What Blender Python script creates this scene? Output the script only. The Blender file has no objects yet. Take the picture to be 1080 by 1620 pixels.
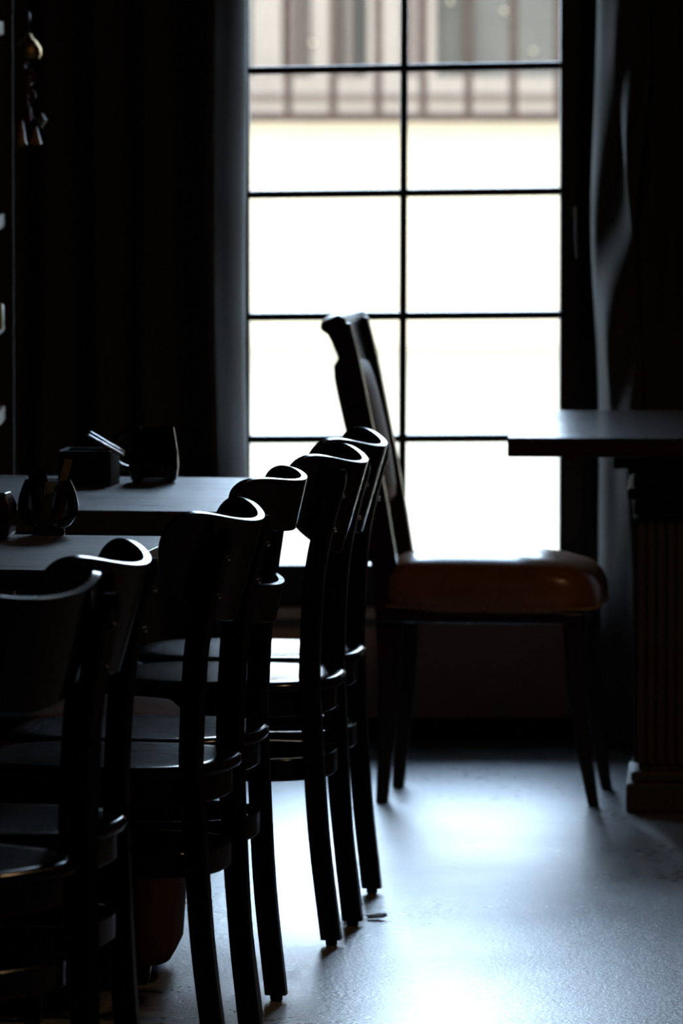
import bpy, bmesh, math, random
from mathutils import Vector, Matrix

C = bpy.context.scene.collection
F = 11000.0                                   # focal length in pixels of the 1080 x 1620 frame
EYE = 1.67
PITCH = math.atan(810.0 / F)                  # horizon lies on the top edge of the frame

# ---------------------------------------------------------------- camera
cam = bpy.data.cameras.new('camera')
cam.sensor_fit = 'HORIZONTAL'; cam.sensor_width = 24.0
cam.lens = 24.0 * F / 1080.0
cam.clip_start = 0.5; cam.clip_end = 400
cam.dof.use_dof = True
cam.dof.focus_distance = 11.5
cam.dof.aperture_fstop = 8.0
co = bpy.data.objects.new('camera', cam); C.objects.link(co)
co.location = (0, 0, EYE); co.rotation_euler = (math.pi / 2 - PITCH, 0, 0)
bpy.context.scene.camera = co

# ---------------------------------------------------------------- sky, sun, fill light, exposure
w = bpy.data.worlds.new('sky'); bpy.context.scene.world = w; w.use_nodes = True
nt = w.node_tree; bg = nt.nodes['Background']
tcw = nt.nodes.new('ShaderNodeTexCoord'); sep = nt.nodes.new('ShaderNodeSeparateXYZ'); nt.links.new(tcw.outputs['Generated'], sep.inputs[0])
skr = nt.nodes.new('ShaderNodeValToRGB'); nt.links.new(sep.outputs[2], skr.inputs[0])      # bright hazy sky, bluer overhead
skr.color_ramp.elements[0].position = 0.0; skr.color_ramp.elements[0].color = (.66, .82, 1, 1)
skr.color_ramp.elements[1].position = 0.9; skr.color_ramp.elements[1].color = (.42, .64, 1, 1)
nt.links.new(skr.outputs[0], bg.inputs[0]); bg.inputs[1].default_value = 22.0

lp = bpy.data.lights.new('window_portal', 'AREA'); lp.shape = 'RECTANGLE'; lp.size = .86; lp.size_y = 2.62
lp.cycles.is_portal = True
lo = bpy.data.objects.new('window_portal', lp); C.objects.link(lo)
lo.location = (.16, 16.02, 1.61); lo.rotation_euler = (math.radians(-90), 0, 0)

wl = bpy.data.lights.new('warm_fill', 'AREA'); wl.shape = 'DISK'; wl.size = .35; wl.energy = 12.0; wl.color = (1, .62, .32)  # unseen warm fill, added to lift the leather chair, pedestal and window wall
wo = bpy.data.objects.new('warm_fill', wl); C.objects.link(wo)
wo.location = (1.5, 10.8, 2.9)

vs = bpy.context.scene.view_settings
vs.view_transform = 'Standard'; vs.look = 'None'; vs.gamma = 1.0; vs.use_curve_mapping = False
vs.exposure = 0.0
cy = bpy.context.scene.cycles
cy.max_bounces = 10; cy.diffuse_bounces = 4; cy.glossy_bounces = 4; cy.transparent_max_bounces = 12
cy.caustics_reflective = False; cy.caustics_refractive = False
cy.sample_clamp_indirect = 8.0

# ---------------------------------------------------------------- helpers
def ray(px, py):
    a = PITCH + math.atan((py - 810.0) / F)
    # direction of the pixel with unit forward component along world Y
    v = (py - 810.0) / F; u = (px - 540.0) / F
    c, s = math.cos(PITCH), math.sin(PITCH)
    fy = c - v * s; fz = -s - v * c
    return u / fy, fz / fy
def onz(px, py, z):
    rx, rz = ray(px, py); d = (z - EYE) / rz
    return Vector((rx * d, d, z))
def onY(px, py, Y):
    rx, rz = ray(px, py)
    return Vector((rx * Y, Y, EYE + rz * Y))

def link(name, me, mat=None, parent=None, smooth=40, bevel=0.0, seg=2):
    o = bpy.data.objects.new(name, me); C.objects.link(o)
    if mat is not None and not me.materials: me.materials.append(mat)
    if smooth:
        me.shade_smooth(); me.set_sharp_from_angle(angle=math.radians(smooth))
    if bevel:
        m = o.modifiers.new('bevel', 'BEVEL'); m.width = bevel; m.segments = seg
        m.limit_method = 'ANGLE'; m.angle_limit = math.radians(40)
    if parent is not None: o.parent = parent
    return o
class MB:
    def __init__(s): s.v = []; s.f = []
    def add(s, vs_, fs):
        n = len(s.v); s.v += [tuple(p) for p in vs_]; s.f += [tuple(i + n for i in f) for f in fs]; return s
    def box(s, x0, x1, y0, y1, z0, z1, M=None):
        p = [Vector((x, y, z)) for z in (z0, z1) for y in (y0, y1) for x in (x0, x1)]
        if M: p = [M @ q for q in p]
        return s.add(p, [(0, 2, 3, 1), (4, 5, 7, 6), (0, 1, 5, 4), (2, 6, 7, 3), (0, 4, 6, 2), (1, 3, 7, 5)])
    def loft(s, loops, caps=True, ring=False):
        n = len(loops[0]); vv = [p for l in loops for p in l]; ff = []
        K = len(loops)
        for i in range(K if ring else K - 1):
            a = i * n; b = ((i + 1) % K) * n
            for j in range(n):
                k = (j + 1) % n
                ff.append((a + j, a + k, b + k, b + j))
        if caps and not ring:
            ff.append(tuple(reversed(range(n)))); ff.append(tuple((K - 1) * n + j for j in range(n)))
        return s.add(vv, ff)
    def lathe(s, prof, c=(0, 0, 0), n=32, M=None):
        loops = []
        for r, z in prof:
            l = [Vector((c[0] + r * math.cos(2 * math.pi * j / n), c[1] + r * math.sin(2 * math.pi * j / n), c[2] + z)) for j in range(n)]
            if M: l = [M @ q for q in l]
            loops.append(l)
        return s.loft(loops)
    def tube(s, path, rad, n=10, ring=False):
        P = [Vector(p) for p in path]; loops = []
        up = None; K = len(P)
        for i, p in enumerate(P):
            t = (P[(i + 1) % K] - P[i - 1]) if ring else (P[min(i + 1, K - 1)] - P[max(i - 1, 0)])
            t.normalize()
            if up is None:
                up = Vector((0, 0, 1)) if abs(t.z) < .9 else Vector((1, 0, 0))
            up = (up - t * up.dot(t)).normalized(); sd = t.cross(up)
            r = rad[i] if isinstance(rad, (list, tuple)) else rad
            loops.append([p + (up * math.cos(2 * math.pi * j / n) + sd * math.sin(2 * math.pi * j / n)) * r for j in range(n)])
        return s.loft(loops, ring=ring)
    def bar(s, path, sx, sy, c=.28):
        """upright bar: rectangular section with cut corners in the XY plane at each path point"""
        loops = []
        for i, p in enumerate(path):
            a = (sx[i] if isinstance(sx, (list, tuple)) else sx) / 2; b = (sy[i] if isinstance(sy, (list, tuple)) else sy) / 2
            k = c * min(a, b)
            q = [(a, -b + k), (a, b - k), (a - k, b), (-a + k, b), (-a, b - k), (-a, -b + k), (-a + k, -b), (a - k, -b)]
            loops.append([Vector((p[0] + x, p[1] + y, p[2])) for x, y in q])
        return s.loft(loops)
    def me(s, name='m'):
        m = bpy.data.meshes.new(name); m.from_pydata(s.v, [], s.f); m.validate()
        bm = bmesh.new(); bm.from_mesh(m); bmesh.ops.recalc_face_normals(bm, faces=bm.faces); bm.to_mesh(m); bm.free()
        m.update(); return m
def tag(o, label=None, cat=None, group=None, kind=None):
    if label: o['label'] = label
    if cat: o['category'] = cat
    if group: o['group'] = group
    if kind: o['kind'] = kind
    return o
def empty(name, loc=(0, 0, 0), rz=0.0):
    o = bpy.data.objects.new(name, None); C.objects.link(o); o.location = loc; o.rotation_euler = (0, 0, rz)
    o.empty_display_size = .1
    return o
def copy_tree(o, parent=None):
    c = o.copy(); C.objects.link(c)
    if parent is not None: c.parent = parent
    for ch in list(o.children): copy_tree(ch, c)
    return c
def spline(pts, n):
    """Catmull-Rom through the points"""
    P = [Vector(p) for p in pts]; P = [P[0] * 2 - P[1]] + P + [P[-1] * 2 - P[-2]]; out = []
    for i in range(1, len(P) - 2):
        for k in range(n):
            t = k / n; a, b, c_, d = P[i - 1], P[i], P[i + 1], P[i + 2]
            out.append(.5 * ((2 * b) + (c_ - a) * t + (2 * a - 5 * b + 4 * c_ - d) * t * t + (3 * b - a - 3 * c_ + d) * t ** 3))
    out.append(P[-2]); return out

# ---------------------------------------------------------------- materials
def mat(name, col, rough=.5, metal=0.0, spec=.5, coat=0.0, coat_rough=.1, **k):
    m = bpy.data.materials.new(name); m.use_nodes = True; b = m.node_tree.nodes['Principled BSDF']
    b.inputs['Base Color'].default_value = (*col, 1); b.inputs['Roughness'].default_value = rough
    b.inputs['Metallic'].default_value = metal; b.inputs['Specular IOR Level'].default_value = spec
    b.inputs['Coat Weight'].default_value = coat; b.inputs['Coat Roughness'].default_value = coat_rough
    return m
def N(m, t, **kw):
    n = m.node_tree.nodes.new(t)
    for a, b in kw.items():
        if a in n.inputs: n.inputs[a].default_value = b
        else: setattr(n, a, b)
    return n
def L(m, a, b): m.node_tree.links.new(a, b)
def coords(m, scale=(1, 1, 1), rot=(0, 0, 0)):
    tc = N(m, 'ShaderNodeTexCoord'); mp = N(m, 'ShaderNodeMapping')
    mp.inputs['Scale'].default_value = scale; mp.inputs['Rotation'].default_value = rot
    L(m, tc.outputs['Object'], mp.inputs['Vector']); return mp.outputs[0]
def noise(m, vec, scale, detail=6, rough=.6, dist=0):
    n = N(m, 'ShaderNodeTexNoise'); n.inputs['Scale'].default_value = scale; n.inputs['Detail'].default_value = detail
    n.inputs['Roughness'].default_value = rough; n.inputs['Distortion'].default_value = dist
    L(m, vec, n.inputs['Vector']); return n.outputs['Fac']
def ramp(m, fac, stops):
    r = N(m, 'ShaderNodeValToRGB'); e = r.color_ramp.elements
    while len(e) > 1: e.remove(e[-1])
    for i, (p, c_) in enumerate(stops):
        q = e[0] if i == 0 else e.new(p)
        q.position = p; q.color = (*c_, 1) if len(c_) == 3 else c_
    L(m, fac, r.inputs[0]); return r.outputs[0]
def bump(m, h, strength, dist, normal=None):
    b = N(m, 'ShaderNodeBump'); b.inputs['Strength'].default_value = strength; b.inputs['Distance'].default_value = dist
    L(m, h, b.inputs['Height'])
    if normal is not None: L(m, normal, b.inputs['Normal'])
    return b.outputs[0]
def P(m): return m.node_tree.nodes['Principled BSDF']
g3 = lambda v: (v, v, v)

# floor: worn dark screed, satin varnish with scratches
floor_m = mat('worn_floor', (.1, .1, .1), .3, spec=.8)
v = coords(floor_m)
n1 = noise(floor_m, v, 1.3, 5, .6); n2 = noise(floor_m, v, 42, 8, .66, .3); n3 = noise(floor_m, v, 130, 4, .6)
L(floor_m, ramp(floor_m, n2, [(.25, (.06, .06, .061)), (.5, (.16, .16, .162)), (.75, (.26, .26, .26))]), P(floor_m).inputs['Base Color'])
mx = N(floor_m, 'ShaderNodeMath', operation='MULTIPLY_ADD'); L(floor_m, n1, mx.inputs[0]); mx.inputs[1].default_value = .34
L(floor_m, ramp(floor_m, n2, [(.3, g3(.09)), (.7, g3(.22))]), mx.inputs[2]); L(floor_m, mx.outputs[0], P(floor_m).inputs['Roughness'])
b1 = bump(floor_m, n2, .34, .0026); L(floor_m, bump(floor_m, n3, .6, .0016, b1), P(floor_m).inputs['Normal'])

lacquer = mat('black_lacquer', (.005, .005, .006), .16, spec=.42)
v = coords(lacquer, (1, 1, .1)); nn = noise(lacquer, v, 160, 3)
L(lacquer, ramp(lacquer, nn, [(.3, g3(.13)), (.7, g3(.22))]), P(lacquer).inputs['Roughness'])
rubber = mat('black_plastic', (.01, .01, .01), .75, spec=.2)

def wood(name, a, b, rough, scale=(1, 9, 9), bump_s=.25, spec=.4):
    m = mat(name, a, rough, spec=spec); v = coords(m, scale)
    n_ = noise(m, v, 9, 8, .65, 1.2); k = noise(m, v, 60, 4, .6)
    L(m, ramp(m, n_, [(.3, a), (.7, b)]), P(m).inputs['Base Color'])
    r_ = ramp(m, n_, [(.3, g3(rough * .8)), (.7, g3(min(1, rough * 1.25)))]); L(m, r_, P(m).inputs['Roughness'])
    L(m, bump(m, k, bump_s, .0006, bump(m, n_, bump_s, .0035 if bump_s >= 1 else .0012)), P(m).inputs['Normal']); return m
table_wood = wood('brushed_black_wood', (.012, .012, .013), (.12, .12, .123), .38, (.35, 1.9, 1.9), 1.0)
table_edge = table_wood
walnut_top = wood('dark_walnut_top', (.02, .012, .008), (.05, .03, .02), .19, (1, 10, 10), .2)
chair_wood = wood('dark_mahogany', (.012, .006, .004), (.03, .014, .008), .3, (8, 8, 1), .1)
plinth_wood = wood('antique_carved_wood', (.035, .025, .015), (.085, .062, .038), .6, (6, 6, 1), .5)
pale_wood = wood('pale_shelf_wood', (.3, .24, .17), (.45, .37, .28), .6)

leather = mat('brown_leather', (.16, .055, .02), .24, spec=.5)
v = coords(leather); vo = N(leather, 'ShaderNodeTexVoronoi'); vo.inputs['Scale'].default_value = 260; L(leather, v, vo.inputs['Vector'])
nl = noise(leather, v, 9, 4)
L(leather, ramp(leather, nl, [(.3, (.2, .07, .022)), (.7, (.34, .13, .045))]), P(leather).inputs['Base Color'])
L(leather, bump(leather, vo.outputs['Distance'], .15, .0006, bump(leather, nl, .25, .006)), P(leather).inputs['Normal'])
brass = mat('aged_brass', (.5, .33, .13), .48, 1.0)
chrome = mat('brushed_steel', (.6, .6, .6), .25, 1.0)

velvet = mat('dark_curtain_cloth', (.07, .058, .05), .9, spec=.2)
P(velvet).inputs['Sheen Weight'].default_value = .12; P(velvet).inputs['Sheen Roughness'].default_value = .5
v = coords(velvet, (1, 1, 1)); nv = noise(velvet, v, 400, 2); L(velvet, bump(velvet, nv, .3, .0008), P(velvet).inputs['Normal'])

wall_m = mat('dark_wall_paint', (.05, .038, .03), .8, spec=.2)
v = coords(wall_m); nw = noise(wall_m, v, 6, 6); L(wall_m, ramp(wall_m, nw, [(.3, (.46, .36, .29)), (.7, (.58, .46, .38))]), P(wall_m).inputs['Base Color'])
L(wall_m, bump(wall_m, noise(wall_m, v, 60, 4), .2, .002), P(wall_m).inputs['Normal'])
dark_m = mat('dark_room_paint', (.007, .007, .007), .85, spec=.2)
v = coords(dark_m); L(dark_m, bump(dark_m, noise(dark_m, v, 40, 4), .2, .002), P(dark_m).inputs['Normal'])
sill_m = mat('painted_sill', (.5, .48, .45), .5); v = coords(sill_m); L(sill_m, bump(sill_m, noise(sill_m, v, 30, 4), .15, .001), P(sill_m).inputs['Normal'])
steel_frame = mat('black_steel_frame', (.012, .012, .013), .35, spec=.5)
v = coords(steel_frame); L(steel_frame, bump(steel_frame, noise(steel_frame, v, 120, 3), .1, .0004), P(steel_frame).inputs['Normal'])

def glass_mat(name, tint=(1, 1, 1), rough=.0, refl=1.0):
    m = bpy.data.materials.new(name); m.use_nodes = True; t = m.node_tree; t.nodes.clear()
    o = t.nodes.new('ShaderNodeOutputMaterial'); mixn = t.nodes.new('ShaderNodeMixShader')
    tr = t.nodes.new('ShaderNodeBsdfTransparent'); tr.inputs[0].default_value = (*tint, 1)
    gl = t.nodes.new('ShaderNodeBsdfGlossy'); gl.inputs['Roughness'].default_value = rough
    fr = t.nodes.new('ShaderNodeFresnel'); fr.inputs[0].default_value = 1.45
    mu = t.nodes.new('ShaderNodeMath'); mu.operation = 'MULTIPLY'; mu.inputs[1].default_value = refl
    t.links.new(fr.outputs[0], mu.inputs[0]); t.links.new(mu.outputs[0], mixn.inputs[0])
    t.links.new(tr.outputs[0], mixn.inputs[1]); t.links.new(gl.outputs[0], mixn.inputs[2]); t.links.new(mixn.outputs[0], o.inputs[0])
    return m
pane_m = glass_mat('window_glass', (.97, .98, .97), .0)
jar_m = glass_mat('jar_glass', (.55, .56, .55), .02)
mug_m = glass_mat('smoky_glass', (.42, .38, .34), .03)
tea_m = mat('dark_tea', (.02, .008, .003), .1)

# ---------------------------------------------------------------- room
WY = 15.66          # inner face of the window wall
ox0, ox1, oz0, oz1 = -.262, .582, .30, 2.92
link('floor', MB().box(-4, 4, -3, WY + .3, -.1, 0).me(), floor_m, smooth=0)['kind'] = 'structure'
link('ceiling', MB().box(-4, 4, -3, WY + .3, 3.3, 3.45).me(), dark_m, smooth=0)['kind'] = 'structure'
link('wall_left', MB().box(-4.2, -4, -3, WY + .3, -.1, 3.45).me(), dark_m, smooth=0)['kind'] = 'structure'
link('wall_right', MB().box(4, 4.2, -3, WY + .3, -.1, 3.45).me(), dark_m, smooth=0)['kind'] = 'structure'
link('wall_back', MB().box(-4.2, 4.2, -3.2, -3, -.1, 3.45).me(), dark_m, smooth=0)['kind'] = 'structure'
wb = MB(); wb.box(-4, ox0, WY, WY + .3, 0, 3.3); wb.box(ox1, 4, WY, WY + .3, 0, 3.3)
wb.box(ox0, ox1, WY, WY + .3, 0, oz0); wb.box(ox0, ox1, WY, WY + .3, oz1, 3.3)
link('wall_front', wb.me(), wall_m, smooth=0)['kind'] = 'structure'
link('baseboard_front', MB().box(-4, 4, WY - .016, WY - .001, 0.001, .05).me(), dark_m, smooth=0, bevel=.003)['kind'] = 'structure'

# window: slim steel grid in a wider casement
win = empty('window_1', (0, 0, 0)); win['kind'] = 'structure'
GY = 15.70
gx0 = onY(395.5, 500, GY).x; gx1 = onY(884.5, 500, GY).x; gz0 = onY(640, 892, GY).z
fr = MB()
fr.box(ox0 + .001, gx0, GY - .03, GY + .05, oz0 + .001, oz1 - .001); fr.box(gx1, ox1 - .001, GY - .03, GY + .05, oz0 + .001, oz1 - .001)
fr.box(gx0, gx1, GY - .03, GY + .05, oz0 + .001, gz0); fr.box(gx0, gx1, GY - .03, GY + .05, oz1 - .08, oz1 - .001)
link('window_frame', fr.me(), steel_frame, win, smooth=0, bevel=.004)
# the bars run slightly out of level, as in the old window
bars = []
for ya, yb in ((112, 103.5), (308, 302.5), (501.5, 498), (695, 692.5)):
    bars.append((onY(gx0 * 0 + 395, ya, GY).z, onY(885, yb, GY).z))
step = (bars[0][0] - bars[1][0])
for k in (1, 2, 3): bars.insert(0, (bars[0][0] + step, bars[0][1] + step + .002))
for za, zb in bars:
    h = .0085; m = MB()
    m.add([(gx0, GY - .012, za - h), (gx1, GY - .012, zb - h), (gx0, GY + .03, za - h), (gx1, GY + .03, zb - h),
           (gx0, GY - .012, za + h), (gx1, GY - .012, zb + h), (gx0, GY + .03, za + h), (gx1, GY + .03, zb + h)],
          [(0, 2, 3, 1), (4, 5, 7, 6), (0, 1, 5, 4), (2, 6, 7, 3), (0, 4, 6, 2), (1, 3, 7, 5)])
    link('glazing_bar', m.me(), steel_frame, win, smooth=0, bevel=.002)
mxt = onY(639.5, 0, GY).x; mxb = onY(635.5, 892, GY).x
zt = oz1 - .08; kx = (mxt - mxb) / (EYE - gz0)
m = MB(); h = .0085; xt = mxb + kx * (zt - gz0)
m.add([(mxb - h, GY - .013, gz0), (mxb + h, GY - .013, gz0), (mxb - h, GY + .031, gz0), (mxb + h, GY + .031, gz0),
       (xt - h, GY - .013, zt), (xt + h, GY - .013, zt), (xt - h, GY + .031, zt), (xt + h, GY + .031, zt)],
      [(0, 2, 3, 1), (4, 5, 7, 6), (0, 1, 5, 4), (2, 6, 7, 3), (0, 4, 6, 2), (1, 3, 7, 5)])
link('mullion', m.me(), steel_frame, win, smooth=0, bevel=.002)
zs = [zt] + [(a + b) / 2 for a, b in bars] + [gz0]
for i in range(len(zs) - 1):
    for xa, xb in ((gx0, mxb), (mxb, gx1)):
        link('pane', MB().box(xa + .001, xb - .001, GY + .012, GY + .016, zs[i + 1] + .001, zs[i] - .001).me(), pane_m, win, smooth=0)
hz0 = onY(911, 408, GY - .06).z; hz1 = onY(911, 326, GY - .06).z; hx = onY(911, 360, GY - .06).x
hd = MB().tube(spline([(hx + .003, GY - .055, hz0), (hx, GY - .06, (hz0 + hz1) / 2), (hx - .003, GY - .055, hz1)], 6), .0045)
hd.box(hx - .008, hx + .006, GY - .055, GY - .029, hz1 - .02, hz1 - .005)
link('handle', hd.me(), chrome, win)
tag(link('trim_1', MB().box(ox0 - .35, ox1 + .25, WY - .05, WY - .001, oz0 - .022, oz0 - .002).me(), sill_m, smooth=0, bevel=.003), kind='structure')

# ---------------------------------------------------------------- street outside
ground_m = mat('pale_paving', (.72, .66, .55), .8, spec=.2)
v = coords(ground_m); L(ground_m, ramp(ground_m, noise(ground_m, v, .8, 5), [(.3, (.18, .125, .066)), (.7, (.205, .145, .078))]), P(ground_m).inputs['Base Color'])
plaster = mat('cream_plaster', (.7, .62, .5), .85, spec=.05)
v = coords(plaster); L(plaster, ramp(plaster, noise(plaster, v, 2, 5), [(.3, (.175, .122, .086)), (.7, (.20, .142, .10))]), P(plaster).inputs['Base Color'])
plaster2 = mat('beige_plaster', (.3, .25, .2), .85, spec=.05)
v = coords(plaster2); L(plaster2, ramp(plaster2, noise(plaster2, v, 3, 4), [(.3, (.10, .066, .047)), (.7, (.118, .078, .056))]), P(plaster2).inputs['Base Color'])
rust = mat('brown_painted_iron', (.16, .1, .085), .8, spec=.05)
v = coords(rust); L(rust, ramp(rust, noise(rust, v, 20, 4), [(.3, (.026, .014, .009)), (.7, (.036, .02, .013))]), P(rust).inputs['Base Color'])
shop_glass = mat('grey_shop_glass', (.16, .17, .165), .3, spec=.08)
low_wall = mat('sandy_plaster', (.3, .2, .09), .85, spec=.05)
v = coords(low_wall); L(low_wall, ramp(low_wall, noise(low_wall, v, 2, 5), [(.3, (.31, .222, .135)), (.7, (.35, .25, .15))]), P(low_wall).inputs['Base Color'])
v = coords(shop_glass); L(shop_glass, ramp(shop_glass, noise(shop_glass, v, .9, 2), [(.35, (.072, .056, .040)), (.65, (.098, .075, .053))]), P(shop_glass).inputs['Base Color'])
tag(link('street_pavement', MB().box(-30, 30, WY + .3, 70, -.12, -.02).me(), ground_m, smooth=0), kind='structure')
BY = 34.0
bld = empty('facade_opposite', (0, BY, 0)); tag(bld, 'cream building across the street seen blurred through the window', 'building')
zl = onY(640, 182, BY).z; zm = onY(640, 122, BY - .0).z
link('plinth_wall', MB().box(-9, 9, -.0, .5, -.02, zl - .02).me(), low_wall, bld, smooth=0)
link('spandrel', MB().box(-9, 9, .12, .5, zl - .02, zm).me(), plaster, bld, smooth=0)
link('ledge', MB().box(-9, 9, .10, .12, (zl + zm) / 2 - .012, (zl + zm) / 2 + .012).me(), plaster2, bld, smooth=0)
link('upper_wall', MB().box(-9, 9, .3, .6, zm, 3.6).me(), shop_glass, bld, smooth=0)
link('cornice', MB().box(-9.2, 9.2, -.1, .6, 3.6, 3.8).me(), plaster, bld, smooth=0)
pil = [(398, 445, 1), (448, 470, 2), (478, 486, 2), (492, 535, 1), (545, 556, 2), (582, 636, 1), (645, 668, 2), (672, 690, 1), (735, 748, 2)]
pil += [(x, x + 42, 1) for x in range(-900, 380, 118)] + [(x, x + 16, 2) for x in range(960, 2000, 118)]
for a, b, k in pil:
    xa = onY(a, 50, BY).x; xb = onY(b, 50, BY).x
    if k == 1: link('pilaster', MB().box(xa, xb, .2, .3, zm, 3.6).me(), plaster, bld, smooth=0)
    else: link('window_post', MB().box(xa, xb, .22, .3, zm, 3.6).me(), plaster2, bld, smooth=0)
rl = empty('iron_railing', (0, BY - .12, 0)); tag(rl, 'brown iron railing standing along the cream wall across the street', 'railing')
link('rail', MB().box(-9, 9, -.02, .02, zl - .03, zl + .012).me(), rust, rl, smooth=0)
link('rail', MB().box(-9, 9, -.02, .02, 2.0, 2.04).me(), rust, rl, smooth=0)
bx = [onY(x, 150, BY).x for x in range(456 - 71 * 20, 456 + 71 * 26, 71)]
pm = MB().box(-.02, .02, -.014, .014, zl, 2.0).me()
for x in bx:
    o = link('baluster', pm, rust, rl, smooth=0); o.location = (x, 0, 0)
lamp_m = bpy.data.materials.new('warm_bulb'); lamp_m.use_nodes = True
P(lamp_m).inputs['Emission Color'].default_value = (1, .86, .6, 1); P(lamp_m).inputs['Base Color'].default_value = (.05, .04, .03, 1); P(lamp_m).inputs['Roughness'].default_value = 1; P(lamp_m).inputs['Specular IOR Level'].default_value = 0; P(lamp_m).inputs['Emission Strength'].default_value = 1.2
for (x, y, lab) in ((797, 17, 'small round warm lamp in the window across the street, nearest the top'), (843, 80, 'small round warm lamp across the street, at the right end of the window'),
               (712, 2, 'small round warm lamp across the street, beside the brown post at the top'), (494, 68, 'small round warm lamp in front of the beige column across the street')):
    p = onY(x, y, BY - .02)
    gb = link('globe_lamp', MB().lathe([(.001, -.011), (.008, -.008), (.011, 0), (.008, .008), (.001, .011)], n=12).me(), lamp_m)
    gb.location = p; tag(gb, lab, 'lamp', 'lamps across the street')
    arm = link('bracket', MB().box(-.003, .003, .008, .33, -.003, .003).me(), rust, gb, smooth=0)

# ---------------------------------------------------------------- curtains
def curtain(name, xs, y0, seed, label, wr=.012):
    """xs: plan polyline of (x, dy) fold points; swept from rod to floor with drifting folds"""
    rnd = random.Random(seed); pl = spline([(x, dy, 0) for x, dy in xs], 6)
    nz = 60; z0, z1 = .015, 3.04; vv = []; n = len(pl)
    ph = [rnd.uniform(0, 6.28) for _ in range(8)]
    for i in range(nz + 1):
        z = z0 + (z1 - z0) * i / nz; sag = 1 - i / nz
        for j, p in enumerate(pl):
            u = p.x
            dx = wr * sag * (math.sin(2.3 * z + u * 9 + ph[0]) + .5 * math.sin(5.1 * z + u * 23 + ph[1]))
            cr_ = (wr > .01) * math.exp(-((z - 1.15) / .42) ** 2) * math.exp(-((u - .64) / .06) ** 2)
            dx += cr_ * .022 * math.sin(u * 60 + z * 7)
            dy = cr_ * .03 * math.sin(u * 95 - z * 9.5) + wr * (math.sin(3.1 * z + u * 31 + ph[2]) * .6 + .6 * math.sin(8.3 * z + u * 47 + ph[3]) * .6)
            vv.append((p.x + dx, y0 + p.y * (.8 + .3 * sag) + dy, z))
    ff = [(i * n + j, i * n + j + 1, (i + 1) * n + j + 1, (i + 1) * n + j) for i in range(nz) for j in range(n - 1)]
    me = bpy.data.meshes.new(name); me.from_pydata(vv, [], ff); me.update()
    o = link(name, me, velvet, smooth=180)
    s = o.modifiers.new('thick', 'SOLIDIFY'); s.thickness = .004
    s2 = o.modifiers.new('sub', 'SUBSURF'); s2.levels = 1; s2.render_levels = 1
    return tag(o, label, 'curtain')
def folds(xa, xb, k, amp, seed):
    rnd = random.Random(seed); out = []
    for i in range(k * 2 + 1):
        t = i / (k * 2); out.append((xa + (xb - xa) * t + rnd.uniform(-.006, .006), (amp if i % 2 else -amp) * rnd.uniform(.7, 1.2)))
    return out
cl = folds(-1.95, -.33, 15, .045, 3)[:-1] + [(-.305, -.06), (-.285, -.075), (-.262, -.045), (-.235, .0), (-.215, .05), (-.208, .1)]
curtain('curtain', cl, 15.42, 5, 'dark full-length curtain hanging left of the window', .006)
cr = [(.570, .11), (.578, .05), (.600, .0), (.628, -.045), (.650, -.07), (.668, -.02), (.678, .05)] + folds(.685, 1.9, 11, .045, 9)
curtain('curtain', cr, 15.42, 11, 'dark full-length curtain with a crumpled pale-lit fold right of the window', .012)
rod = MB().tube([(-2.1, 15.42, 3.07), (2.05, 15.42, 3.07)], .012, 12)
ro = link('curtain_rod', rod.me(), steel_frame); tag(ro, 'black curtain rod running above the window and both curtains', 'rod')
for x in (-2.0, .16, 1.95): link('bracket', MB().box(x - .01, x + .01, 15.425, WY - .001, 3.055, 3.085).me(), steel_frame, ro, smooth=0)

# ---------------------------------------------------------------- bistro chairs
ROW = math.radians(-8.4)          # the row runs away to the right; chairs face the tables on the left
def superell(cx, cy, a, b, e, n=48, z=0.0):
    out = []
    for j in range(n):
        t = 2 * math.pi * j / n; c_, s_ = math.cos(t), math.sin(t)
        out.append(Vector((cx + a * math.copysign(abs(c_) ** (2 / e), c_), cy + b * math.copysign(abs(s_) ** (2 / e), s_), z)))
    return out
def board(xa, ztop, R, Lh, h, lean, th=.012, pw=8, drop=.035, taper=.25, nu=40):
    """bent plywood back: a leaning arc of cylinder with rounded ends"""
    mb = MB(); loops = []; c_, s_ = math.cos(lean), math.sin(lean)
    for i in range(nu + 1):
        k = -1 + 2 * i / nu; k = math.sin(k * math.pi / 2) * .9985; u = abs(k)
        ph = k * Lh / R; mid = -h / 2 + drop * u * u; hf = h / 2 * (1 - taper * u * u) * math.sqrt(max(0, 1 - u ** pw))
        loop = []
        nv = 5
        for r, seq in ((R, range(nv)), (R - th, reversed(range(nv)))):
            for q in seq:
                t = mid + hf * (-1 + 2 * q / (nv - 1)); off = r * math.cos(ph) - R
                loop.append(Vector((xa + off * c_ + t * s_, r * math.sin(ph), ztop + t * c_ - off * s_)))
        loops.append(loop)
    return mb.loft(loops).me('board')
def leg_obj(path, sx, sy, parent, mt, foot=.010, lab=None):
    o = link('leg', MB().bar(path, sx, sy).me('leg'), mt, parent, bevel=0)
    p = path[0]
    link('glider', MB().lathe([(.009, 0), (.0105, .002), (.0105, foot + .002)], (p[0], p[1], 0), 12).me('glider'), rubber, o)
    return o
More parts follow.
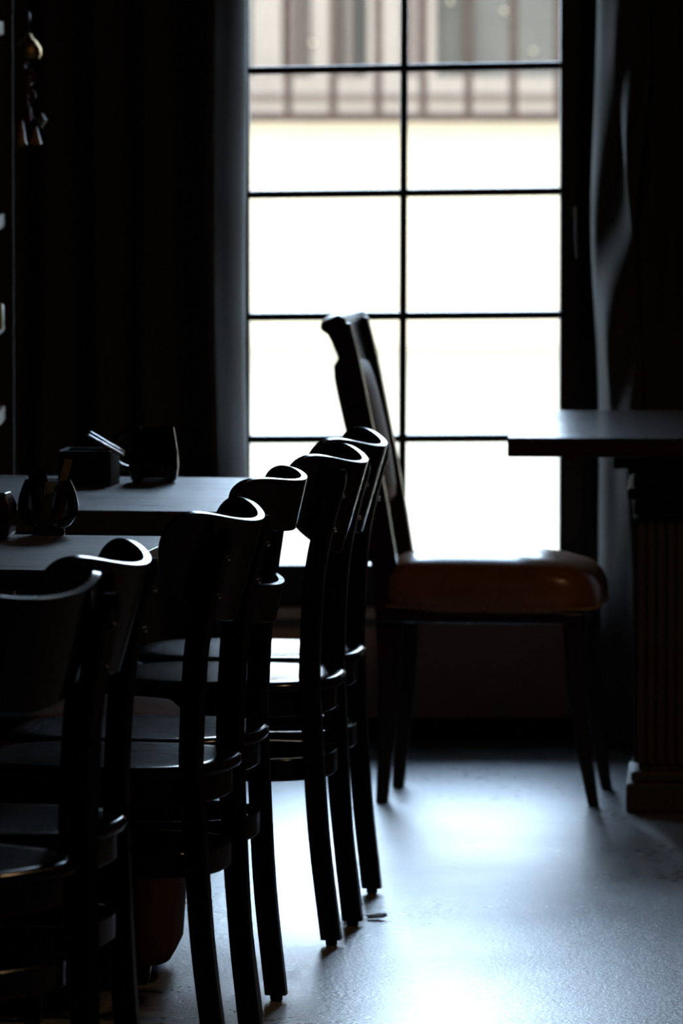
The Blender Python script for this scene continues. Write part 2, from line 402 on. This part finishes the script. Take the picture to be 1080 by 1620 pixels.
def bistro_chair(kind):
    t = empty('bistro_chair')
    # seat with lip, dished top, apron ring
    s = MB(); loops = []
    for a_, z in ((.186, .451), (.198, .4535), (.2, .459), (.199, .466), (.193, .4705), (.17, .4712), (.12, .4685), (.06, .467), (.004, .467)):
        loops.append([Vector((p.x, p.y, z)) for p in superell(-.208, 0, a_ * 1.05, a_ * 1.02, 2.8)])
    s.loft(loops); link('seat', s.me('seat'), lacquer, t, smooth=50)
    ap = MB(); o_ = superell(-.208, 0, .196, .19, 2.8); i_ = superell(-.208, 0, .178, .172, 2.8)
    ap.loft([[Vector((p.x, p.y, .409)) for p in o_], [Vector((p.x, p.y, .4505)) for p in o_], [Vector((p.x, p.y, .4505)) for p in i_], [Vector((p.x, p.y, .409)) for p in i_]], ring=True)
    link('apron', ap.me('apron'), lacquer, t, bevel=.002)
    rg = MB(); o_ = superell(-.19, 0, .178, .165, 2.8); i_ = superell(-.19, 0, .164, .151, 2.8)
    rg.loft([[Vector((p.x, p.y, z)) for p in q] for q, z in ((o_, .292), (o_, .332), (i_, .332), (i_, .292))], ring=True)
    link('stretcher_ring', rg.me('ring'), lacquer, t, bevel=.003)
    if kind == 'board':
        pts = [(0.0, .13, .010), (-.021, .138, .2), (-.033, .148, .42), (-.035, .151, .5), (-.026, .15, .66), (-.004, .148, .77), (.020, .146, .846)]
    else:
        pts = [(0.0, .13, .010), (-.021, .138, .2), (-.033, .148, .42), (-.035, .151, .5), (-.026, .15, .66), (-.008, .146, .79), (.004, .142, .875)]
    for sg in (-1, 1):
        path = [(p.x, p.y * sg, p.z) for p in spline(pts, 6)]; k = len(path)
        sx = [.036] * (k - 3) + [.033, .027, .016]; sy = [.03] * (k - 3) + [.028, .024, .014]
        leg_obj(path, sx, sy, t, lacquer)
    for sg in (-1, 1):
        path = [(-.372, .17 * sg, .010), (-.36, .16 * sg, .22), (-.352, .150 * sg, .41)]
        leg_obj(path, [.026, .032, .036], [.026, .032, .034], t, lacquer)
    if kind == 'board':
        link('backrest', board(.045, .850, .25, .237, .168, math.radians(16)), lacquer, t, smooth=35, bevel=.0015)
        for sg in (-1, 1):
            for z, x in ((.74, .0105), (.80, .025)):
                link('screw', MB().lathe([(.001, .003), (.004, .002), (.0045, -.002)], n=10, M=Matrix.Translation((x, .149 * sg, z)) @ Matrix.Rotation(math.radians(75), 4, 'Y')).me('screw'), chrome, t)
    else:
        link('top_slat', board(.070, .884, .254, .215, .086, math.radians(13), pw=6, drop=.006, taper=.0, th=.011), lacquer, t, smooth=35, bevel=.0015)
        link('lower_slat', board(.032, .712, .254, .19, .064, math.radians(13), pw=10, drop=.002, taper=.0, th=.011), lacquer, t, smooth=35, bevel=.0015)
    return t
G = 'black bistro chairs along the tables'
b0 = bistro_chair('board')
spots = [  # x, y, extra yaw, label
    (.001, 12.36, 0, 'black bistro chair with curved board back, second farthest of the row'),
    (.038, 12.82, 0, 'black bistro chair with curved board back, farthest of the row, nearest the window'),
    (-.171, 10.985, -3, 'black bistro chair with curved board back, directly in front of the slatted chair'),
    (-.327, 10.12, -2, 'black bistro chair with a pale-lit rim, second nearest in the row at lower left'),
    (-.43, 9.55, -31, 'blurred black bistro chair turned askew at the left edge, nearest of all'),
]
chairs = []
for i, (x, y, a, lab) in enumerate(spots):
    o = b0 if i == 0 else copy_tree(b0)
    o.location = (x, y, 0); o.rotation_euler = (0, 0, ROW + math.radians(a)); tag(o, lab, 'chair', G); chairs.append(o)
o = bistro_chair('slat'); o.name = 'slat_back_chair'; o.location = (-.128, 11.42, 0); o.rotation_euler = (0, 0, ROW)
tag(o, 'black chair with two curved back slats, the only slatted one, mid row', 'chair', G)

# ---------------------------------------------------------------- leather dining chairs
back_leather = mat('brown_back_upholstery', (.22, .11, .06), .62, spec=.3)
v = coords(back_leather); L(back_leather, bump(back_leather, noise(back_leather, v, 180, 3), .2, .0008), P(back_leather).inputs['Normal'])
def leather_chair():
    t = empty('leather_dining_chair')
    # local: faces +x, rear stiles at x = 0 at seat height
    HW = .14
    rear = [(-.006, 0, .0), (.004, 0, .14), (.010, 0, .30), (.006, 0, .42), (-.004, 0, .52), (-.035, 0, .72), (-.070, 0, .90), (-.094, 0, 1.0)]
    for sg in (-1, 1):
        path = [(p.x, HW * sg, p.z) for p in spline(rear, 6)]; k = len(path)
        wx = [.024 + .030 * min(1, p[2] / .38) - .010 * max(0, min(1, (p[2] - .5) / .3)) for p in path]
        link('leg', MB().bar(path, wx, .032).me(), chair_wood, t)
    fr_ = [(.438, 0, 0), (.418, 0, .12), (.403, 0, .25), (.398, 0, .40)]
    for sg in (-1, 1):
        path = [(p.x, (HW + .01) * sg, p.z) for p in spline(fr_, 6)]
        wx = [.022 + .026 * (p[2] / .4) for p in path]
        link('leg', MB().bar(path, wx, [q * .9 for q in wx]).me(), chair_wood, t)
    fm = MB()
    fm.box(-.016, .42, -.175, .175, .378, .405)
    link('seat_frame', fm.me(), chair_wood, t, bevel=.006)
    # domed seat
    loops = []
    for a_, z in ((.96, .401), (1.0, .415), (1.01, .45), (1.0, .475), (.96, .492), (.88, .504), (.7, .514), (.45, .520), (.2, .522), (.01, .5225)):
        l = []
        for p in superell(0, 0, .231 * a_, .185 * a_, 5 if a_ > .8 else 3.5, 64):
            wdn = 1 + .04 * (p.x / .231)
            l.append(Vector((.213 + p.x, p.y * wdn, z - .022 * max(0, p.x / .231) ** 3 * (1 if z > .44 else 0))))
        loops.append(l)
    link('seat_cushion', MB().loft(loops).me(), leather, t, smooth=60)
    nails = MB()
    ring_ = superell(.213, 0, .2335, .1875, 5, 84)
    for p in ring_: nails.lathe([(.0045, -.003), (.004, .0), (.0015, .0025)], (p.x, p.y * (1 + .04 * (p.x - .213) / .231), .412), 6)
    no = link('nail_trim', nails.me(), brass, t); no['kind'] = 'stuff'
    # back: padded panel between the stiles, slightly hollow
    def pad(off, th, z0, z1, hw, bulge):
        loops = []
        for i in range(13):
            q = i / 12; z = z0 + (z1 - z0) * q
            e = (1 - (abs(2 * q - 1)) ** 6) ** .5 if 0 < i < 12 else .12
            bx_ = -.004 - (.17 * max(0, z - .52)) - .06 * max(0, z - .75)
            l = []
            for j in range(24):
                tt = 2 * math.pi * j / 24; c_, s_ = math.cos(tt), math.sin(tt)
                yy = math.copysign(abs(s_) ** .35, s_) * hw * (.88 + .12 * e)
                xx = math.copysign(abs(c_) ** .8, c_) * th * e * (1 - .35 * (yy / hw) ** 2) + bulge * (1 - (yy / hw) ** 2)
                l.append(Vector((bx_ + off + xx, yy, z)))
            loops.append(l)
        return MB().loft(loops).me()
    link('back_cushion', pad(-.006, .040, .60, .935, .124, -.006), back_leather, t, smooth=60)
    cr_ = MB(); loops = []
    for i in range(17):
        k = -1 + 2 * i / 16; y = k * (HW + .028); bow = -.020 * (1 - k * k)
        sec = [(.022, .915), (.014, .985), (.004, 1.012), (-.010, 1.018), (-.036, 1.006), (-.044, .996), (-.043, .984), (-.030, .976), (-.022, .962), (-.014, .915)]
        loops.append([Vector((-.085 + bow + x + (.0 if z > .95 else .012), y, z)) for x, z in sec])
    cr_.loft(loops); link('crest_rail', cr_.me(), chair_wood, t, smooth=50, bevel=.003)
    lr = MB().box(-.040, -.022, -HW + .014, HW - .014, .50, .625); link('lower_rail', lr.me(), chair_wood, t, bevel=.004)
    return t
lc = leather_chair(); lc.location = (.109, 14.58, 0); lc.rotation_euler = (0, 0, math.radians(-7.5))
tag(lc, 'dark wooden dining chair with brown leather seat standing before the window', 'chair')

# brown leather ottoman in the dark between the two left tables
ot = empty('leather_ottoman', (-.565, 11.915, 0), math.radians(-3)); tag(ot, 'low brown leather ottoman in the dark between the two left tables', 'ottoman')
dleather = mat('dull_brown_leather', (.10, .045, .02), .8, spec=.04)
v = coords(dleather); L(dleather, ramp(dleather, noise(dleather, v, 9, 4), [(.3, (.05, .022, .010)), (.7, (.085, .04, .018))]), P(dleather).inputs['Base Color'])
L(dleather, bump(dleather, noise(dleather, v, 120, 4), .3, .001), P(dleather).inputs['Normal'])
def rr(a_, z, e=6): return [Vector((p.x, p.y, z)) for p in superell(0, 0, .29 * a_, .225 * a_, e, 56)]
link('body', MB().loft([rr(.96, .035), rr(.985, .05), rr(1, .12), rr(1.005, .25), rr(.995, .34), rr(.98, .355)]).me(), dleather, ot, smooth=60)
link('cushion', MB().loft([rr(.98, .357), rr(1, .366), rr(1.01, .40), rr(.99, .435), rr(.93, .455, 5), rr(.7, .465, 4), rr(.02, .469, 3)]).me(), dleather, ot, smooth=60)
link('piping', MB().tube(rr(.992, .356), .0045, 8, ring=True).me(), leather, ot, smooth=60)
for x in (-.23, .23):
    for y in (-.16, .16): link('leg', MB().bar([(x, y, 0), (x, y, .036)], [.03, .042], [.03, .042]).me(), chair_wood, ot)

# ---------------------------------------------------------------- tables on the left
def cafe_table(near_y, far_y, right_x_mid, length, top_z, th, label, seedoff):
    """tops lie across the row; right_x_mid = x of the right edge at its middle"""
    D = (far_y - near_y) / math.cos(ROW); my = (near_y + far_y) / 2
    t = empty('cafe_table', (right_x_mid, my, 0), ROW); tag(t, label, 'table', 'black wooden tables on the left')
    tp = link('tabletop', MB().box(-length, 0, -D / 2, D / 2, top_z - th, top_z).me(), table_wood, t, smooth=0, bevel=.0025)
    cx = -length / 2 - .1
    link('column', MB().lathe([(.05, .06), (.042, .09), (.032, .2), (.03, .55), (.04, .66), (.055, top_z - th - .02)], (cx, 0, 0), 24).me(), lacquer, t)
    link('top_plate', MB().box(cx - .2, cx + .2, -.18, .18, top_z - th - .02, top_z - th - .0005).me(), lacquer, t, smooth=0, bevel=.003)
    for k in range(4):
        a = math.pi / 4 + k * math.pi / 2; c_, s_ = math.cos(a), math.sin(a)
        pth = [(cx + r * c_, r * s_, z) for r, z in ((.03, .09), (.10, .085), (.20, .055), (.31, .016))]
        link('foot', MB().tube(spline(pth, 5), [.026 - .012 * i / 15 for i in range(16)], 10).me(), lacquer, t)
    return t
cafe_table(onz(200, 808, .76).y - .03, onz(200, 755, .76).y - .03, -.125, 1.5, .76, .040, 'far black wooden table carrying the glass mug, at left before the curtain', 0)
cafe_table(onz(60, 900, .76).y - .04, onz(120, 845.5, .76).y - .04, -.325, 1.5, .76, .034, 'near black wooden table carrying the round glass jar, at left', 1)

# glass mug
def vessel(name, prof_o, th, loc, mt, n=40):
    o = link(name, MB().lathe(prof_o + [(max(.001, r - th), z + (th if i == 0 else 0)) for i, (r, z) in reversed(list(enumerate(prof_o)))], n=n).me(), mt)
    return o
mp = onz(243, 762, .7605); mug = empty('glass_mug', (mp.x, mp.y, .7605), 0)
tag(mug, 'squat smoky glass mug with a handle standing on the far left table', 'mug')
prof = [(.001, 0), (.040, 0), (.044, .006), (.047, .03), (.046, .055), (.040, .095), (.0385, .103), (.036, .103), (.0375, .094), (.043, .055), (.0435, .03), (.040, .009), (.001, .008)]
link('glass_body', MB().lathe(prof, n=48).me(), mug_m, mug, smooth=60)
link('tea', MB().lathe([(.001, .009), (.0395, .010), (.0428, .03), (.0425, .052), (.040, .075), (.001, .075)], n=40).me(), tea_m, mug, smooth=40)
hpts = [(-.040, -.006, .092), (-.060, -.008, .092), (-.076, -.009, .076), (-.078, -.009, .055), (-.066, -.008, .034), (-.045, -.006, .024)]
link('handle', MB().tube(spline(hpts, 6), .0055, 10).me(), mug_m, mug, smooth=60)
# cutlery caddy
cp = onz(144, 768, .7605)
cad = empty('cutlery_box', (cp.x, cp.y + .03, .7605), ROW); tag(cad, 'low black cutlery box left of the glass mug on the far table', 'box')
cb = MB()
cb.box(-.055, .045, -.05, .05, 0, .008); cb.box(-.055, -.05, -.05, .05, .008, .066); cb.box(.04, .045, -.05, .05, .008, .066)
cb.box(-.05, .04, -.05, -.045, .008, .066); cb.box(-.05, .04, .045, .05, .008, .066)
link('box_body', cb.me(), rubber, cad, smooth=0, bevel=.001)
for k, (dz, dy, lab) in enumerate(((0, -.01, 'upper of the two steel knife handles sticking out of the black box'), (-.007, -.03, 'lower of the two steel knife handles sticking out of the black box'))):
    a = onY(141 - (3 if k else 0), 684 + (5 if k else 0), cp.y + .03 + dy); b = onY(196, 716 + (5 if k else 0), cp.y + .03 + dy)
    d = (b - a)
    st = MB().tube([a + d * q for q in (0, .03, .5, 1.0)], [.0022, .0036, .0034, .003], 10)
    tag(link('table_knife', st.me(), chrome), lab, 'cutlery', 'cutlery in the black box')
# glass jar with sachets
jp = onz(76, 846, .7605)
jar = empty('glass_jar', (jp.x, jp.y, .7605)); tag(jar, 'round-bellied glass jar of sachets standing on the near left table', 'jar')
prof = [(.001, 0), (.028, 0), (.029, .008), (.027, .011), (.040, .018), (.050, .034), (.0525, .050), (.049, .068), (.043, .085), (.039, .094), (.0375, .094), (.041, .085), (.047, .068), (.0505, .05), (.048, .035), (.038, .02), (.001, .014)]
link('glass_body', MB().lathe(prof, n=48).me(), jar_m, jar, smooth=50)
paper = mat('white_paper', (.4, .4, .36), .8); red = mat('red_paper', (.3, .02, .015), .7); pap2 = mat('kraft_paper', (.1, .07, .045), .8); grn = mat('grey_paper', (.08, .09, .08), .8)
sach = [(-.006, -.018, .074, 8, paper, 'white folded sachet in the middle of the glass jar'), (.006, -.006, .1, -10, grn, 'grey sachet standing up above the rim of the glass jar'),
        (.026, -.012, .066, 15, red, 'small red sachet at the right side inside the glass jar'), (-.022, .004, .088, -6, pap2, 'brown sachet at the left side inside the glass jar'),
        (.016, .014, .112, 12, pap2, 'tallest brown sachet rising out of the glass jar')]
for dx, dy, hh, an, mt_, lab in sach:
    mbx = MB(); Mx = Matrix.Translation((jp.x + dx * .75, jp.y + dy, .7605 + .018)) @ Matrix.Rotation(math.radians(an), 4, 'Y') @ Matrix.Rotation(math.radians(an * 4), 4, 'Z')
    loops = []
    for i in range(7):
        q = i / 6; x_ = .003 * math.sin(q * 3); e = .0004 if i in (0, 6) else .0025
        loops.append([Mx @ Vector((xx, x_ + yy, q * hh)) for xx, yy in ((-.010, 0), (-.006, -e), (.006, -e), (.010, 0), (.006, e), (-.006, e))])
    tag(link('sachet', mbx.loft(loops).me(), mt_, smooth=50), lab, 'sachet', 'sachets in the glass jar')
# dark box on the near table
dp = onz(0, 850, .7605)
db = empty('menu_holder', (dp.x - .01, dp.y - .01, .7605), ROW); tag(db, 'small dark block-shaped holder at the left edge of the near table', 'holder')
hb = MB(); hb.loft([[Vector((x, y, z)) for x, y in ((-.03 - q, -.03 - q), (.03 + q, -.03 - q), (.03 + q, .03 + q), (-.03 - q, .03 + q))] for z, q in ((0, -.006), (.008, .002), (.055, .004), (.075, -.004), (.078, -.006))])
link('holder_body', hb.me(), mat('dark_stained_wood', (.02, .01, .006), .35), db, smooth=30, bevel=.002)
link('menu_card', MB().box(-.018, -.016, -.02, .02, .06, .079).me(), grn, db, smooth=0)

# ---------------------------------------------------------------- right table with fluted pedestal
ty = 14.05
tt_ = empty('pedestal_table', (onz(802, 692, .786).x, ty, 0), math.radians(-3.2)); tag(tt_, 'heavy dark wooden table on a fluted pedestal, to the right of the leather chair', 'table')
link('tabletop', MB().box(0, 1.5, 0, .96, .747, .786).me(), walnut_top, tt_, smooth=0, bevel=.003)
px0 = .245
link('cross_beam', MB().box(px0 - .035, px0 + .5, .23, .30, .708, .7465).me(), chair_wood, tt_, smooth=0, bevel=.003)
cap = MB()
for a_, z0_, z1_ in ((.0, .70, .746), (.012, .67, .70), (.0, .645, .67), (.012, .612, .645)):
    cap.box(px0 - .005 + a_, px0 + .50 - a_, .205 + a_, .62 - a_, z0_, z1_)
link('capital', cap.me(), chair_wood, tt_, smooth=0, bevel=.004)
core = MB().box(px0 + .02, px0 + .475, .235, .59, .08, .612); link('column_core', core.me(), plinth_wood, tt_, smooth=0)
fl = MB().bar([(0, 0, .10), (0, 0, .60), (0, 0, .608)], [.015, .015, .010], [.015, .015, .010]).me('flute')
for k in range(23):
    o = link('reed', fl, plinth_wood, tt_); o.location = (px0 + .0235 + k * .0203, .232, 0)
for k in range(17):
    o = link('reed', fl, plinth_wood, tt_); o.location = (px0 + .016, .248 + k * .0203, 0)
bs = MB().box(px0 - .006, px0 + .50, .198, .62, .0, .062); link('plinth', bs.me(), plinth_wood, tt_, smooth=0, bevel=.006)
md = MB().box(px0 + .004, px0 + .49, .21, .61, .062, .085); link('plinth_moulding', md.me(), plinth_wood, tt_, smooth=0, bevel=.006)

# ---------------------------------------------------------------- shelf and hanging ornament at the left edge
sy = 14.5
x_r = onY(22, 400, sy).x
sh = empty('shelving_unit', (x_r, sy, 0)); tag(sh, 'open shelving unit with a slim dark upright at the left edge of the room', 'shelf')
matte_steel = mat('matte_brown_steel', (.06, .05, .04), .8, spec=.1)
for x in (-.017, -.95):
    for y in (0, .26): link('upright', MB().box(x - y * .048, x - y * .048 + .016, y, y + .016, 0, 2.2).me(), matte_steel, sh, smooth=0, bevel=.001)
for yp in (-420, -130, 45, 354, 527, 664, 850, 1040):
    z = onY(5, yp, sy).z; th = .030 if yp not in (527,) else .012
    link('shelf_board', MB().box(-.925, -.0315, .0, .27, z - th / 2, z + th / 2).me(), pale_wood, sh, smooth=0, bevel=.003)
zb = onY(5, 527, sy).z + .0065
yc = link('spice_tin', MB().lathe([(.020, 0), (.021, .003), (.021, .05), (.020, .053), (.001, .053)], n=20).me(), mat('yellow_tin', (.6, .36, .05), .4))
yc.location = (x_r - .044, sy + .03, zb); tag(yc, 'small yellow tin on the middle shelf at the left edge', 'tin')
# ornament: brass bell on a cord with red tassels and wooden drops
hk = onY(45, 30, sy - .02)
orn = empty('hanging_ornament', (hk.x, sy - .03, hk.z)); tag(orn, 'hanging ornament with a brass bell and orange wooden drops beside the shelf upright', 'ornament')
def oz(py): return onY(45, py, sy - .03).z - hk.z
link('hook', MB().tube(spline([(-.036, .034, .01), (-.016, .015, .02), (0, 0, .012), (.002, 0, -.002), (-.004, 0, -.006)], 4), .002, 8).me(), steel_frame, orn)
link('cord', MB().tube([(0, 0, -.004), (0, 0, oz(52)), (0, 0, oz(205))], .0012, 6).me(), mat('dark_cord', (.03, .01, .008), .8), orn)
link('bell', MB().lathe([(.001, oz(52)), (.007, oz(54)), (.009, oz(60)), (.019, oz(66)), (.027, oz(76)), (.028, oz(86)), (.024, oz(92)), (.001, oz(92))], n=24).me(), brass, orn)
ribbon = mat('dark_red_ribbon', (.10, .008, .008), .7)
for dx, ya, yb in ((-.014, 95, 110), (.013, 112, 130), (-.006, 140, 170), (.010, 142, 160), (0, 172, 190)):
    link('ribbon', MB().tube(spline([(dx * .2, 0, oz(ya)), (dx, -.004, oz((ya + yb) / 2)), (dx * .5, 0, oz(yb))], 4), .006, 8).me(), ribbon, orn)
link('bead', MB().lathe([(.001, oz(118)), (.007, oz(121)), (.008, oz(128)), (.007, oz(135)), (.001, oz(138))], n=16).me(), mat('dark_bead', (.12, .06, .03), .4), orn)
ow = wood('orange_wood', (.45, .2, .06), (.6, .3, .1), .4, (4, 4, 1), .1)
for px_, r, ya in ((34, .0115, 190), (57, .012, 200)):
    x = onY(px_, 200, sy - .03).x - hk.x
    link('wooden_drop', MB().lathe([(.001, oz(ya)), (.004, oz(ya + 6)), (r * .8, oz(222)), (r, oz(228)), (.001, oz(231))], (x, 0, 0), 20).me(), ow, orn)
link('leaf_charm', MB().lathe([(.001, oz(178)), (.011, oz(190)), (.001, oz(203))], (onY(70, 190, sy - .03).x - hk.x - .006, 0, 0), 14).me(), mat('grey_charm', (.15, .16, .13), .5), orn)
link('cross_thread', MB().tube([(-.013, 0, oz(187)), (0, 0, oz(176)), (.016, 0, oz(190))], .0012, 6).me(), ribbon, orn)

# ---------------------------------------------------------------- small scrap on the floor
q = onz(596, 1455, .0)
sc_ = MB(); rnd = random.Random(4); lp_ = []
for i in range(6):
    t = i / 5; r = .016 * math.sin(math.pi * (.1 + .8 * t))
    lp_.append([Vector((-.018 + .036 * t, r * math.cos(a * 1.047) * rnd.uniform(.7, 1.3), .004 + .0035 * math.sin(a * 1.047) + .006 * t * rnd.uniform(.4, 1))) for a in range(6)])
so_ = link('dry_leaf', sc_.loft(lp_).me(), mat('dry_leaf_brown', (.05, .035, .025), .7), smooth=60); so_.location = (q.x, q.y, .001)
tag(so_, 'small crumpled dry scrap on the floor beside the rear chair legs', 'scrap')

# ---------------------------------------------------------------- dark bench added before the left curtain to block light and darken the floor
bn = empty('blocker_bench', (-.80, 13.85, 0), 0); bn.scale = (1, 1, .8); tag(bn, 'low dark bench added to darken the floor before the left curtain, behind the far table', 'bench')
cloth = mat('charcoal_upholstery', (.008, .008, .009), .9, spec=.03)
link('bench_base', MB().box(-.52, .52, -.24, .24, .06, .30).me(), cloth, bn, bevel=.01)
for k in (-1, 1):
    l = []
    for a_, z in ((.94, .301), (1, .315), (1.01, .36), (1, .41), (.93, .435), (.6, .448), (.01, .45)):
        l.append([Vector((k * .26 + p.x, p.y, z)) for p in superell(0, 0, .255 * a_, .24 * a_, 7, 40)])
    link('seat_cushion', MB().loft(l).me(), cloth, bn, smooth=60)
for x in (-.47, .47):
    for y in (-.19, .19): link('leg', MB().bar([(x, y, 0), (x, y, .061)], [.03, .045], [.03, .045]).me(), lacquer, bn)
